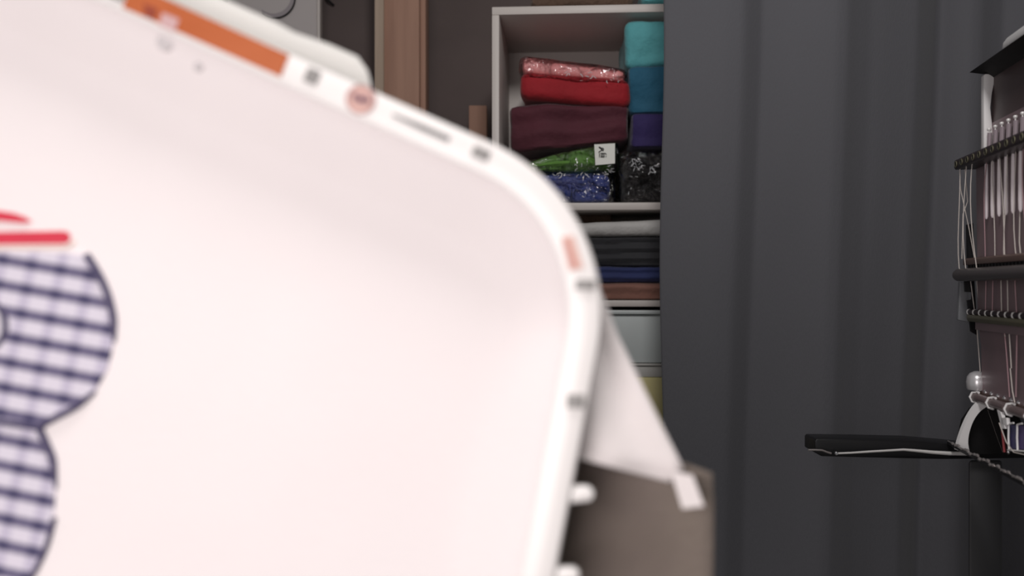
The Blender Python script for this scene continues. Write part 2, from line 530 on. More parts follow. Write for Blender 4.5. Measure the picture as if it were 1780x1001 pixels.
# on top of the unit
bundle('fabric_stack', 925, 1100, 10, (-20, -34), 0.01, 0.2, C_fur, 'dark brown fabric heap lying on top of the white shelf unit', 'fabric', zfloor=zt1, seed=15, r=0.012, nz=0.005)
bundle('fabric_stack', 1118, 1215, 7, -45, -0.004, 0.2, C_teal, 'turquoise fabric lying on top of the shelf unit by the curtain', 'fabric', zfloor=zt1, seed=16, r=0.012, nz=0.004)
# middle compartment, bottom to top
bundle('fabric_stack', 960, 1205, 522.5, 492, 0.012, 0.2, C_brn, 'brown folded fabric lying directly on the middle white board', 'fabric', zfloor=zc1, layers=1, seed=17, r=0.01, nz=0.002)
bundle('fabric_stack', 960, 1205, 492, 463, 0.014, 0.2, C_navy, 'navy blue folded fabric between brown and black folds', 'fabric', layers=2, lamp=0.002, seed=18, r=0.01, nz=0.002)
bundle('fabric_stack', 960, 1205, 463, 411, 0.016, 0.2, C_dk, 'thick black folded fabric under the light grey roll', 'fabric', layers=3, lamp=0.003, seed=19, r=0.01, nz=0.002)
bundle('fabric_roll', 955, 1205, (411, 409), (389, 379), 0.004, 0.1, C_grey, 'light grey rolled fabric on the black folds under the board', 'fabric', seed=20, r=0.02, nz=0.003)
bundle('fabric_stack', 975, 1062, 410, 369, 0.11, 0.1, C_fur, 'small crumpled dark fabric scrap behind the light grey roll', 'fabric', seed=21, r=0.01, nz=0.006)
# lower compartment
BINM = mat('grey_green_plastic', rgb(196, 202, 202), 0.4, var=0.03); CRM = mat('cream_card', rgb(190, 188, 184), 0.6, var=0.03); YEL = mat('straw_yellow_card', rgb(208, 197, 142), 0.6, var=0.06)
def spx(x0, x1, y0, y1, dep):
    a = sl(x0, y0, dep); b = sl(x1, y1, dep)
    return a[0], b[0], b[1], a[1]
zy = sl(1100, 656, 0.01)[1]; zw = sl(1100, 632, 0.01)[1]; zl = sl(1100, 546, 0.01)[1]; zlt = sl(1100, 539, 0.01)[1]
lxa, lxb = sl(965, 600, 0.01)[0], sl(1204, 600, 0.01)[0]
tag(sbox('storage_box', lxa, lxb, 0.012, 0.27, ze1, zy, YEL, bevel=0.004), 'straw yellow box at the bottom of the stack beside the curtain', 'box')
cb = empty('storage_box', S3((lxa + lxb) / 2, 0.14, zy), 'flat pale card box between the yellow box and grey bin', 'box')
sbox('body', lxa, lxb, 0.014, 0.27, zy, zw - 0.004, CRM, cb, bevel=0.003)
sbox('lid', lxa - 0.001, lxb + 0.001, 0.010, 0.272, zw - 0.004, zw, CRM, cb, bevel=0.001)
gb = empty('storage_bin', S3((lxa + lxb) / 2, 0.14, zw), 'grey green plastic storage bin under the middle board', 'bin')
sbox('body', lxa, lxb, 0.014, 0.27, zw + 0.001, zl, BINM, gb, bevel=0.004)
sbox('lid', lxa - 0.003, lxb + 0.003, 0.006, 0.275, zl, zlt, BINM, gb, bevel=0.002)

# ------------------------------------------------------------------ embroidery hoop held up close, with the garment in it
HC = Vector((0.0, 0.45, CAMZ))
HN = Vector((-0.10, -1.0, 0.10)).normalized()
HX = Vector((0, 0, 1)).cross(HN) * -1
HX = HN.cross(Vector((0, 0, 1))).normalized() * -1
if HX.x < 0: HX = -HX
HY = HX.cross(HN).normalized()
if HY.z < 0: HY = -HY

def hp(px, py, w=0.0):
    d = Vector(((px - W / 2) / F, 1.0, -(py - H / 2) / F))
    o = Vector((0, 0, CAMZ))
    t = ((HC + HN * w) - o).dot(HN) / d.dot(HN)
    q = o + d * t - HC
    return Vector((q.dot(HX), q.dot(HY)))

def H3(a, w=0.0):
    return HC + HX * a[0] + HY * a[1] + HN * w

def hx(px, py, w=0.0):
    return H3(hp(px, py, w), w)

corners = [hp(1089, 351), hp(857, 1570), hp(-590, 1010), hp(-300, -264)]     # clockwise from the top corner in view
radii = [0.094, 0.09, 0.09, 0.09]
ring_samples = []         # (centre, direction, radius)
def build_ring_samples():
    n = len(corners)
    cen = sum(corners, Vector((0, 0))) / n
    for i in range(n):
        p0, p1, p2 = corners[i - 1], corners[i], corners[(i + 1) % n]
        d1 = (p0 - p1).normalized(); d2 = (p2 - p1).normalized()
        half = math.acos(max(-1, min(1, d1.dot(d2)))) / 2
        r = radii[i]
        c = p1 + (d1 + d2).normalized() * (r / math.sin(half))
        n1 = Vector((-d1.y, d1.x)); n2 = Vector((-d2.y, d2.x))
        if n1.dot(p1 - cen) < 0: n1 = -n1
        if n2.dot(p1 - cen) < 0: n2 = -n2
        a1 = math.atan2(n1.y, n1.x); a2 = math.atan2(n2.y, n2.x)
        da = (a2 - a1 + math.pi) % (2 * math.pi) - math.pi
        K = 26
        for k in range(K + 1):
            a = a1 + da * k / K
            ring_samples.append((c, Vector((math.cos(a), math.sin(a))), r))
build_ring_samples()

def ring_pts(u, nsub=8):
    base = [c + d * (r - u) for c, d, r in ring_samples]
    out = []
    for i, p in enumerate(base):
        out.append(p)
        q = base[(i + 1) % len(base)]
        if (q - p).length > 0.06:
            for k in range(1, nsub):
                out.append(p.lerp(q, k / nsub))
    return out

_n = None
def ring_counts():
    base = [c + d * r for c, d, r in ring_samples]
    return [((base[(i + 1) % len(base)] - p).length > 0.08) for i, p in enumerate(base)]
SUBS = ring_counts()
def ring_pts(u, nsub=10):
    base = [c + d * (r - u) for c, d, r in ring_samples]
    out = []
    for i, p in enumerate(base):
        out.append(p)
        if SUBS[i]:
            q = base[(i + 1) % len(base)]
            for k in range(1, nsub):
                out.append(p.lerp(q, k / nsub))
    return out

def ring_sweep(profile, closed=True, fill=False, wob=None):
    rings = []
    for u, w in profile:
        pts = ring_pts(u)
        rings.append([H3(p, w + (wob(i, u) if wob else 0)) for i, p in enumerate(pts)])
    n = len(rings[0]); v = [p for r in rings for p in r]; f = []
    m = len(rings)
    for j in range(m if closed else m - 1):
        j2 = (j + 1) % m
        for i in range(n):
            i2 = (i + 1) % n
            f.append([j * n + i, j * n + i2, j2 * n + i2, j2 * n + i])
    if fill:
        f.append([(m - 1) * n + i for i in range(n)])
    return v, f

M['hoop'] = mat('white_hoop_plastic', rgb(244, 240, 238), 0.35, var=0.01, vscale=5)
M['cloth'] = mat('white_knit_cloth', rgb(244, 236, 236), 0.9, var=0.012, vscale=10, bump=0.05, bscale=300)
M['flap'] = mat('white_hanging_cloth', rgb(240, 232, 231), 0.9, var=0.012, vscale=10, bump=0.05, bscale=300)
M['sticker'] = mat('orange_sticker', rgb(180, 90, 42), 0.5, col2=rgb(194, 104, 58), vscale=25)
M['sticker_r'] = mat('brick_red_print', rgb(150, 66, 44), 0.5)
M['lilac'] = mat('faded_lilac_print', rgb(206, 170, 170), 0.5)
M['magnet'] = mat('grey_magnet', rgb(146, 143, 141), 0.5)
M['dimple'] = mat('pale_grey_stud', rgb(214, 208, 209), 0.8)
M['logo'] = mat('dusky_rose_print', rgb(178, 140, 140), 0.5)
M['logo_d'] = mat('dark_rose_print', rgb(128, 92, 98), 0.5)
M['text'] = mat('grey_lettering', rgb(128, 126, 126), 0.5)
M['peach'] = mat('peach_print', rgb(226, 184, 172), 0.5)
M['taupe'] = mat('taupe_backing', rgb(113, 101, 97), 0.9, col2=rgb(122, 111, 101), vscale=9, bump=0.1, bscale=150)

hoop = empty('embroidery_hoop', hx(806, 1570, -0.02), 'large white plastic embroidery hoop held up close to the camera', 'hoop')
v, f = ring_sweep([(0.0, -0.0105), (0.0, -0.0025), (0.0008, -0.0008), (0.0025, 0.0), (0.0148, 0.0), (0.0163, -0.0008), (0.0168, -0.0025), (0.0172, -0.0105)])
top = mesh('top_ring', v, f, M['hoop'], hoop)
v, f = ring_sweep([(0.002, -0.026), (0.001, -0.013), (0.016, -0.013), (0.016, -0.026)])
mesh('lower_ring', v, f, M['hoop'], hoop)

def decal(name, pts, m, parent, t=0.0006, w=0.0002, **k):
    """a thin flat print lying on the ring face, outlined in the photograph's pixels"""
    return prism(name, [hx(x, y, w) for x, y in pts], HN * t, m, parent, **k)

def strip(x0, y0, x1, y1, hw):
    d = Vector((x1 - x0, y1 - y0)).normalized(); n = Vector((-d.y, d.x)) * hw
    return [(x0 + n.x, y0 + n.y), (x1 + n.x, y1 + n.y), (x1 - n.x, y1 - n.y), (x0 - n.x, y0 - n.y)]

def disc(x, y, r, n=20):
    return [(x + r * math.cos(2 * math.pi * k / n), y + r * math.sin(2 * math.pi * k / n)) for k in range(n)]

os_ = decal('warning_sticker', [(228, -28), (266, -12), (503, 96), (488, 134), (252, 30), (214, 14)], M['sticker'], hoop, label='orange sticker strip')
decal('sticker_print', [(250, 6), (275, 16), (268, 36), (252, 29)], M['sticker_r'], os_, w=0.0008, t=0.0003)
decal('sticker_picture', [(283, 22), (312, 34), (303, 56), (276, 44)], M['lilac'], os_, w=0.0008, t=0.0003)
for (x, y, a, b) in [(543, 133, 12, 13), (836, 267, 15, 10), (1017, 495, 17, 9), (1000, 697, 15, 12), (205, -12, 14, 12)]:
    ang = math.radians(24) if x < 900 else math.radians(2)
    ca, sa = math.cos(ang), math.sin(ang)
    pts = [(x + ca * p - sa * q, y + sa * p + ca * q) for p, q in ((-a, -b), (a, -b), (a, b), (-a, b))]
    o = decal('magnet', pts, M['magnet'], hoop, t=0.001, bevel=0.0003)
lg = decal('round_logo', disc(627, 173, 26), M['peach'], hoop, label='round rose coloured logo')
decal('logo_mark', [(612, 160), (640, 164), (646, 178), (630, 184), (614, 178)], M['logo'], lg, w=0.0008, t=0.0003)
ringp = disc(627, 173, 26, 28); ringi = disc(627, 173, 21.5, 28)
v = [hx(x, y, 0.001) for x, y in ringp] + [hx(x, y, 0.001) for x, y in ringi]
mesh('logo_rim', v, [[i, (i + 1) % 28, 28 + (i + 1) % 28, 28 + i] for i in range(28)], M['logo'], lg)
decal('logo_mark', strip(614, 167, 642, 176, 3.5), M['logo_d'], lg, w=0.0011, t=0.0002)
# the line of small lettering beside the logo, too smeared to read: one stroke per character
nlet = 11
for k in range(nlet):
    t0 = k / nlet; x = 683 + (782 - 683) * t0; y = 199.5 + (243 - 199.5) * t0
    hh = 2.2 + 2.6 * min(1, t0 * 2.2)
    decal('lettering', strip(x, y, x + 8.2, y + 3.6, hh), M['text'], lg, w=0.0003, t=0.0003)
decal('small_sticker', [(975, 412), (997, 410), (1014, 466), (990, 471)], M['peach'], hoop, label='peach coloured small sticker')
decal('sticker_print', [(978, 416), (986, 415), (1004, 464), (992, 467)], mat('rose_print', rgb(206, 150, 140), 0.5), hoop, w=0.0008, t=0.0002)
# lugs on the outer side of the ring
def lug(x, y, a, b):
    c = hx(x, y, -0.008)
    pts = [hx(x - a, y - b, -0.004), hx(x + a * 0.7, y - b * 0.9, -0.004), hx(x + a, y - b * 0.2, -0.004), hx(x + a * 0.85, y + b * 0.6, -0.004), hx(x - a, y + b, -0.004)]
    return prism('side_lug', pts, HN * -0.008, M['hoop'], hoop, bevel=0.0015)
lug(1000, 861, 34, 17)
lug(975, 1002, 34, 16)

# garment stretched in the hoop
gar = empty('embroidered_garment', hx(700, 1300, -0.03), 'white garment with gingham applique clamped in the hoop', 'garment')
prof = [(0.0166, -0.0020), (0.0185, -0.0046), (0.024, -0.0074), (0.031, -0.0108), (0.038, -0.0144), (0.045, -0.0180), (0.048, -0.0192), (0.051, -0.0198), (0.055, -0.0201), (0.062, -0.0202)]
def wob(i, u):
    if u < 0.018: return 0.0
    a = ring_pts_cache(u)[i]
    return 0.0010 * noise.noise(Vector((a.x * 22, a.y * 22, 1.0))) * min(1, (u - 0.018) / 0.015) * max(0.0, min(1.0, (0.060 - u) / 0.012))
_rc = {}
def ring_pts_cache(u):
    if u not in _rc: _rc[u] = ring_pts(u)
    return _rc[u]
v, f = ring_sweep(prof, closed=False, fill=True, wob=wob)
panel = mesh('stretched_panel', v, f, M['cloth'], gar)
PW = -0.0202
# two cloth-covered studs showing on the slope under the orange sticker
for (x, y, r) in [(289, 72, 0.0052), (346, 116, 0.0028)]:
    lathe('stud_bump', hx(x, y, -0.0060 if x < 300 else -0.0080), HN, [(r, -0.002), (r, 0.0008), (r * 0.8, 0.0016), (r * 0.3, 0.002), (0, 0.002)], M['dimple'], panel, seg=16)

def sheet(name, rows, wfun, thick, m, parent, nu=14, **k):
    """cloth lofted between left and right edges; rows: ((xl,yl),(xr,yr)) in photograph pixels, wfun(s,t) gives its depth"""
    v, f = [], []
    R = []
    sub = 4
    for i in range(len(rows) - 1):
        for q in range(sub):
            t = q / sub
            R.append(tuple(tuple(rows[i][e][c] + (rows[i + 1][e][c] - rows[i][e][c]) * t for c in (0, 1)) for e in (0, 1)))
    R.append(rows[-1])
    for j, (a, b) in enumerate(R):
        for i in range(nu + 1):
            s = i / nu
            x = a[0] + (b[0] - a[0]) * s; y = a[1] + (b[1] - a[1]) * s
            w = wfun(s, j / (len(R) - 1))
            v.append(hx(x, y, w))
    for j in range(len(R) - 1):
        for i in range(nu):
            q = j * (nu + 1) + i
            f.append([q, q + 1, q + nu + 2, q + nu + 1])
    o = mesh(name, v, f, m, parent, **k)
    md = o.modifiers.new('thickness', 'SOLIDIFY'); md.thickness = thick; md.offset = 0
    return o

sheet('hanging_flap', [((940, 380), (985, 385)), ((945, 480), (1038, 492)), ((950, 580), (1074, 584)), ((955, 660), (1112, 660)), ((958, 730), (1150, 738)), ((960, 775), (1189, 815)), ((960, 786), (1166, 838))],
      lambda s, t: -0.030 - 0.006 * s + 0.0045 * math.sin(3.4 * s + 0.6) * (0.3 + t) + 0.002 * math.sin(9 * s - 2 * t), 0.0012, M['flap'], gar)
sheet('hem_edge', [((260, 60), (200, -90)), ((330, 75), (300, -42)), ((420, 110), (392, 0)), ((490, 130), (482, 40)), ((520, 150), (512, 57)), ((570, 170), (574, 78)), ((612, 180), (622, 99)), ((628, 190), (638, 122)), ((640, 190), (646, 152))],
      lambda s, t: -0.028 + 0.0015 * math.sin(7 * t), 0.0012, mat('shade_greyed_hem', rgb(210, 208, 204), 0.9, var=0.01), gar, nu=6)  # white hem, greyed in its colour for the shade behind the ring
prism('care_tag', [hx(x, y, -0.030) for x, y in [(1166, 818), (1204, 826), (1224, 880), (1186, 884)]], HN * -0.0008, M['flap'], gar, label='small white cloth tag under the flap')

back = sheet('backing_sheet', [((900, 700), (1238, 822)), ((900, 830), (1241, 880)), ((900, 960), (1240, 980)), ((895, 1150), (1236, 1160)), ((890, 1280), (1230, 1290))],
      lambda s, t: -0.050 + 0.004 * math.sin(5.5 * s + 1.0) * (0.4 + t), 0.0015, M['taupe'], None, at=hx(1080, 1285, -0.05))
tag(back, 'taupe grey backing sheet hanging behind the lower side of the hoop', 'backing')

# applique and embroidery on the panel
def gingham():
    m = bpy.data.materials.new('navy_gingham')
    m.use_nodes = True
    nt = m.node_tree; b = nt.nodes['Principled BSDF']
    b.inputs['Roughness'].default_value = 0.9
    tc = nt.nodes.new('ShaderNodeTexCoord')
    mp = nt.nodes.new('ShaderNodeMapping')
    nt.links.new(tc.outputs['Object'], mp.inputs['Vector'])
    sep = nt.nodes.new('ShaderNodeSeparateXYZ'); nt.links.new(mp.outputs[0], sep.inputs[0])
    mp.inputs['Rotation'].default_value = (0, math.radians(-9.5), 0)
    def stripes(out, period, lo, hi):
        d = nt.nodes.new('ShaderNodeMath'); d.operation = 'DIVIDE'; d.inputs[1].default_value = period; nt.links.new(out, d.inputs[0])
        fr = nt.nodes.new('ShaderNodeMath'); fr.operation = 'FRACT'; nt.links.new(d.outputs[0], fr.inputs[0])
        r = nt.nodes.new('ShaderNodeValToRGB'); e = r.color_ramp.elements
        e[0].position = 0.0; e[0].color = (0, 0, 0, 1); e[1].position = lo; e[1].color = (0, 0, 0, 1)
        for p, c in ((lo + 0.06, 1), (hi, 1), (hi + 0.06, 0)):
            x = e.new(p); x.color = (c, c, c, 1)
        nt.links.new(fr.outputs[0], r.inputs[0]); return r.outputs[0]
    sz = stripes(sep.outputs['Z'], 0.0133, 0.26, 0.68)
    sx = stripes(sep.outputs['X'], 0.0168, 0.48, 0.84)
    m1 = nt.nodes.new('ShaderNodeMixRGB'); m1.inputs[1].default_value = rgb(218, 212, 224); m1.inputs[2].default_value = rgb(194, 187, 206)
    nt.links.new(sx, m1.inputs[0])
    m3 = nt.nodes.new('ShaderNodeMixRGB'); m3.inputs[1].default_value = rgb(106, 100, 128); m3.inputs[2].default_value = rgb(72, 68, 100)
    nt.links.new(sx, m3.inputs[0])
    m2 = nt.nodes.new('ShaderNodeMixRGB'); nt.links.new(sz, m2.inputs[0]); nt.links.new(m1.outputs[0], m2.inputs[1]); nt.links.new(m3.outputs[0], m2.inputs[2])
    nt.links.new(m2.outputs[0], b.inputs['Base Color'])
    return m
M['gingham'] = gingham()
M['navy'] = mat('navy_satin_thread', rgb(70, 64, 94), 0.6)
M['redthread'] = mat('red_satin_thread', rgb(214, 48, 72), 0.55, var=0.05, vscale=80, stretch=(1, 1, 6))
M['beige'] = mat('beige_thread', rgb(226, 202, 188), 0.7)

ol = [(-120, 438), (0, 437), (80, 439), (150, 443), (172, 478), (188, 515), (197, 555), (198, 595), (188, 640), (165, 680), (130, 708), (92, 728), (70, 744), (80, 770), (92, 802), (97, 850), (94, 900), (82, 945), (68, 978), (50, 1010), (0, 1060), (-80, 1090), (-200, 1060), (-240, 900), (-215, 740), (-300, 600), (-250, 470)]
app = prism('gingham_applique', [hx(x, y, PW + 0.0002) for x, y in ol], HN * 0.0012, M['gingham'], gar, label='navy and white gingham applique', smooth=False, at=hx(0, 560, PW))
def dense(pts, n=4):
    out = []
    for i in range(len(pts) - 1):
        p0 = Vector(pts[max(i - 1, 0)]); p1 = Vector(pts[i]); p2 = Vector(pts[i + 1]); p3 = Vector(pts[min(i + 2, len(pts) - 1)])
        for k in range(n):
            t = k / n
            out.append(0.5 * ((2 * p1) + (p2 - p0) * t + (2 * p0 - 5 * p1 + 4 * p2 - p3) * t * t + (3 * p1 - p0 - 3 * p2 + p3) * t ** 3))
    out.append(Vector(pts[-1]))
    return out
tube('outline_stitch', [hx(p.x, p.y, PW + 0.0012) for p in dense(ol[3:8])], [0.0019] * 13 + [0.0016, 0.0013, 0.001, 0.0007], M['navy'], app, seg=6)
tube('outline_stitch', [hx(p.x, p.y, PW + 0.0012) for p in dense(ol[9:16])], [0.0008, 0.0012, 0.0016] + [0.0019] * 18 + [0.0015, 0.0012, 0.0008, 0.0006], M['navy'], app, seg=6)
tube('outline_stitch', [hx(p.x, p.y, PW + 0.0012) for p in dense(ol[16:20])], 0.0014, M['navy'], app, seg=6)
tube('outline_stitch', [hx(p.x, p.y, PW + 0.0012) for p in dense([(70, 744), (30, 738), (-40, 730), (-120, 740)])], 0.0018, M['navy'], app, seg=6)
ey = prism('round_inset', [hx(x, y, PW + 0.0014) for x, y in disc(-36, 565, 44)], HN * 0.0008, mat('pale_inset', rgb(214, 210, 218), 0.9), app)
tube('outline_stitch', [hx(x, y, PW + 0.002) for x, y in disc(-36, 565, 46, 28) + disc(-36, 565, 46, 28)[:1]], 0.0016, M['navy'], app, seg=6)

rb = [(-260, 404), (0, 404), (112, 402), (120, 405), (123, 412), (121, 420), (113, 424), (0, 425), (-260, 426)]
prism('red_stitched_bar', [hx(x, y, PW + 0.0002) for x, y in rb], HN * 0.0012, M['redthread'], gar, label='red satin stitched bar')
tube('beige_outline', [hx(x, y, PW + 0.0006) for x, y in [(-260, 432), (0, 431), (118, 429), (130, 420)]], 0.0008, M['beige'], gar, seg=6)
ra = [(-160, 376), (-80, 369), (0, 367), (25, 371), (45, 378), (56, 386), (40, 388), (20, 386), (0, 384), (-80, 386), (-160, 392)]
prism('red_stitched_arc', [hx(x, y, PW + 0.0002) for x, y in ra], HN * 0.0012, M['redthread'], gar, label='red satin stitched curve')

# ------------------------------------------------------------------ embroidery machine seen along its front
Y0 = 1.22                                             # depth of its far end
MU = Vector((-0.160, -0.987, 0)).normalized()          # along the row of needles, towards the camera
MNn = Vector((-MU.y, MU.x, 0)) * -1                    # out of the machine's front, to the left
if MNn.x > 0: MNn = -MNn
def R0(px, py, dn=0.0, du=0.0):
    """start of a row at the far end, then moved out of the face (dn) or along it (du)"""
    return P(px, py, Y0) + MNn * dn + MU * du
M['mblack'] = mat('satin_black_metal', rgb(20, 20, 22), 0.4, spec=0.4)
M['mhood'] = mat('black_hood_plastic', rgb(14, 13, 14), 0.6, spec=0.3)
M['mwhite'] = mat('off_white_enamel', rgb(226, 224, 224), 0.35)
M['mgrey'] = mat('mid_grey_metal', rgb(120, 122, 126), 0.45, metal=0.3)
M['chrome'] = mat('bright_steel', rgb(225, 225, 228), 0.22, metal=1.0)
M['steel'] = mat('dull_steel', rgb(178, 172, 170), 0.35, metal=0.7)
M['mauve'] = mat('mauve_face_plate', rgb(134, 110, 115), 0.35, col2=rgb(112, 98, 101), vscale=9, stretch=(1, 1, 0.6))
M['umber'] = mat('umber_face_plate', rgb(70, 56, 56), 0.4, var=0.1)
M['brownbar'] = mat('brown_bar', rgb(92, 72, 66), 0.4)
M['barb'] = mat('dark_burgundy_bar', rgb(40, 28, 32), 0.4)
M['tubew'] = mat('milky_tube', rgb(232, 222, 226), 0.3)
M['tubeg'] = mat('smoky_tube', rgb(136, 124, 130), 0.3)
M['beadw'] = mat('polished_bead', rgb(240, 238, 236), 0.2, metal=0.35)
M['thr_w'] = mat('cream_thread', rgb(196, 188, 182), 0.7)
M['thr_p'] = mat('pink_thread', rgb(166, 132, 138), 0.7)
M['thr_r'] = mat('red_thread', rgb(130, 44, 48), 0.7)
M['olive'] = mat('olive_rail', rgb(110, 106, 86), 0.4, metal=0.4)
M['violet'] = mat('violet_clamp', rgb(82, 66, 118), 0.5)
M['indigo'] = mat('indigo_clamp', rgb(62, 62, 104), 0.5)

mc = empty('embroidery_machine', (P(1760, 0, 1.1).x + 0.03, 1.05, 0), 'multi needle embroidery machine with rows of threads in front of the curtain', 'machine')
LEN = 0.46
def extr(name, prof, m, du=0.0, length=LEN, parent=mc, bevel=0.0, **k):
    """prism along the needle row from a far-end outline of world points"""
    return prism(name, [p + MU * du for p in prof], MU * length, m, parent, bevel=bevel, **k)
def pxprof(pts, dn=0.0):
    return [R0(x, y, dn) for x, y in pts]

# hood and body
tip = R0(1685, 126)
def tz(n, z): return tip + MNn * n + Vector((0, 0, z))
hd = extr('hood', [tz(0, 0), tz(-0.012, 0.006), tz(-0.03, 0.013), tz(-0.06, 0.018), (tz(-0.2, 0.02)), tz(-0.2, -0.03), tz(-0.05, -0.022), tz(-0.033, -0.012), tz(-0.018, -0.003)], M['mhood'])
extr('top_cover', [tz(-0.006, 0.004), tz(-0.007, 0.012), tz(-0.012, 0.019), tz(-0.03, 0.024), tz(-0.2, 0.03), tz(-0.2, 0.02), tz(-0.03, 0.0135)], M['mwhite'], du=0.10, bevel=0.002)
extr('end_column', pxprof([(1705, 134), (1707, 132), (1716, 132), (1724, 140), (1719, 165), (1716, 190), (1719, 215), (1722, 264), (1705, 264)]), M['mwhite'], length=0.012, bevel=0.001)
extr('upper_plate', pxprof([(1722, 134), (1775, 134), (1775, 300), (1718, 300)]), M['umber'], du=0.004)
extr('needle_case_plate', pxprof([(1694, 282), (1700, 278), (1775, 278), (1775, 690), (1704, 690), (1703, 600), (1697, 560), (1696, 450)]), M['mauve'], du=0.006)
extr('needle_case_ledge', pxprof([(1690, 556), (1690, 572), (1706, 574), (1706, 556)]), M['mauve'], du=0.012)
ms = extr('upper_strip', pxprof([(1719.5, 216), (1724, 214), (1724, 290), (1719.5, 290)]), M['mauve'], du=0.01)

# row of guide pins on small tubes
SP = 0.0225
pin = lathe('guide_pin', R0(1709, 233), (0, 0, 1), [(0.001, -0.004), (0.001, 0.0), (0.0022, 0.0006), (0.0028, 0.0022), (0.0022, 0.0038), (0, 0.0044)], M['beadw'], mc, seg=10, at=R0(1709, 233))
pt = tube('guide_tube', [R0(1710, 236), R0(1708.5, 272)], 0.0030, M['tubeg'], mc, seg=8, at=R0(1709, 233))
for k in range(1, 14):
    clone(pin, mc, R0(1709, 233, 0, SP * k)); clone(pt, mc, R0(1709, 233, 0, SP * k))
# black guide bar with eyelets
ctr = R0(1667, 286)
def ct(n, z): return ctr + MNn * n + Vector((0, 0, z))
extr('guide_bar', [ct(0.0035, 0.0065), ct(0.005, 0.004), ct(0.005, -0.004), ct(0.0035, -0.0065), ct(-0.024, -0.0065), ct(-0.024, 0.0065)], M['barb'], bevel=0.0008, du=-0.004)
v, f = [], []
R_, r_ = 0.0037, 0.0007
c = ctr + MNn * 0.0052 + MU * 0.004
for i in range(16):
    a = 2 * math.pi * i / 16
    for j in range(6):
        b = 2 * math.pi * j / 6
        rad = R_ + r_ * math.cos(b)
        v.append(c + MU * rad * math.cos(a) + Vector((0, 0, 1)) * rad * math.sin(a) + MNn * r_ * math.sin(b))
for i in range(16):
    for j in range(6):
        f.append([i * 6 + j, ((i + 1) % 16) * 6 + j, ((i + 1) % 16) * 6 + (j + 1) % 6, i * 6 + (j + 1) % 6])
eye = mesh('eyelet', v, f, M['olive'], mc, at=c)
dot = lathe('eyelet_hole', c, MNn, [(0.0034, -0.002), (0.0034, 0.0004), (0, 0.0004)], M['mhood'], mc, seg=12, at=c)
for k in range(1, 18):
    clone(eye, mc, c + MU * SP * k); clone(dot, mc, c + MU * SP * k)
# milky take-up tubes
tq = R0(1694, 285, 0.003, 0.054)
tk = tube('take_up_tube', [tq + Vector((0, 0, -0.004)), tq + Vector((0, 0, -0.03)), tq + Vector((0, 0, -0.062)), tq + Vector((0, 0, -0.074)), tq + Vector((0, 0, -0.077))], [0.0018, 0.0023, 0.0025, 0.0022, 0.001], M['tubew'], mc, seg=8, at=tq)
for k in range(1, 15):
    clone(tk, mc, tq + MU * SP * k)
# threads from the eyelets down to the roller, drifting to a neighbour's place
zr = P(0, 478, Y0).z
for k in range(14):
    a = ctr + MU * (0.004 + SP * k) + Vector((0, 0, -0.005))
    sh = ((k * 37) % 11 - 3) * 0.004
    e = R0(1668 if k < 3 else 1690, 0, 0.002) + MU * (0.004 + SP * k + sh); e.z = zr
    if k < 3: e = ctr + MU * (0.006 + 0.016 * k + [0.0, 0.006, 0.03][k]) ; e.z = zr
    else:
        a = R0(1694, 285, 0.006, SP * k); e = R0(1696, 478, 0.008, SP * k + sh)
    pts = []
    for i in range(9):
        t = i / 8
        p = a.lerp(e, smoothstep(t) * 0.6 + t * 0.4)
        p = p + MNn * (0.002 * math.sin(math.pi * t)) + MU * (0.004 * math.sin(math.pi * 2 * t + k))
        pts.append(p)
    tube('thread', pts, 0.0006, [M['thr_w'], M['thr_w'], M['thr_w'], M['thr_p'], M['thr_w']][k % 5], mc, seg=5)
# second crossing pair near the far end
tube('thread', [R0(1677, 292), R0(1682, 350), R0(1674, 372), R0(1672, 450)], 0.0006, M['thr_w'], mc, seg=5)
tube('thread', [R0(1668, 292), R0(1670, 330), R0(1684, 395), R0(1695, 455)], 0.0006, M['thr_w'], mc, seg=5)

# comb plate, roller, brackets
extr('comb_plate', pxprof([(1674, 452), (1680, 449), (1702, 449), (1702, 461), (1674, 461)]), M['brownbar'], bevel=0.0008)
v, f = box_geo((0, 0, 0), (0.004, 0.004, 0.010))
q0 = R0(1686, 467, 0.004, 0.012)
tooth = mesh('comb_tooth', [Vector(p) + q0 for p in v], f, M['mblack'], mc, at=q0)
for k in range(1, 26):
    clone(tooth, mc, q0 + MU * 0.011 * k)
rc = R0(1668, 478)
lathe('thread_roller', rc, MU, [(0.0, -0.012), (0.004, -0.011), (0.0075, -0.006), (0.0085, 0.0), (0.0085, LEN), (0, LEN)], mat('dark_grey_roller', rgb(84, 78, 78), 0.3, metal=0.3), mc, seg=18)
prism('side_bracket', [P(x, y, Y0 + 0.008) for x, y in [(1669, 490), (1689, 490), (1691, 507), (1684, 508), (1684, 521), (1690, 522), (1689, 561), (1666, 556)]], (0, 0.006, 0), M['mgrey'], mc, bevel=0.0008)
prism('latch_plate', [P(x, y, Y0 + 0.004) for x, y in [(1677, 488), (1694, 488), (1697, 540), (1698, 582), (1688, 576), (1682, 522), (1690, 520), (1690, 508), (1678, 507)]], (0, 0.003, 0), M['mblack'], mc)
prism('side_post', [P(x, y, Y0 + 0.003) for x, y in [(1684, 390), (1692, 388), (1694, 460), (1685, 460)]], (0, 0.008, 0), M['mblack'], mc)

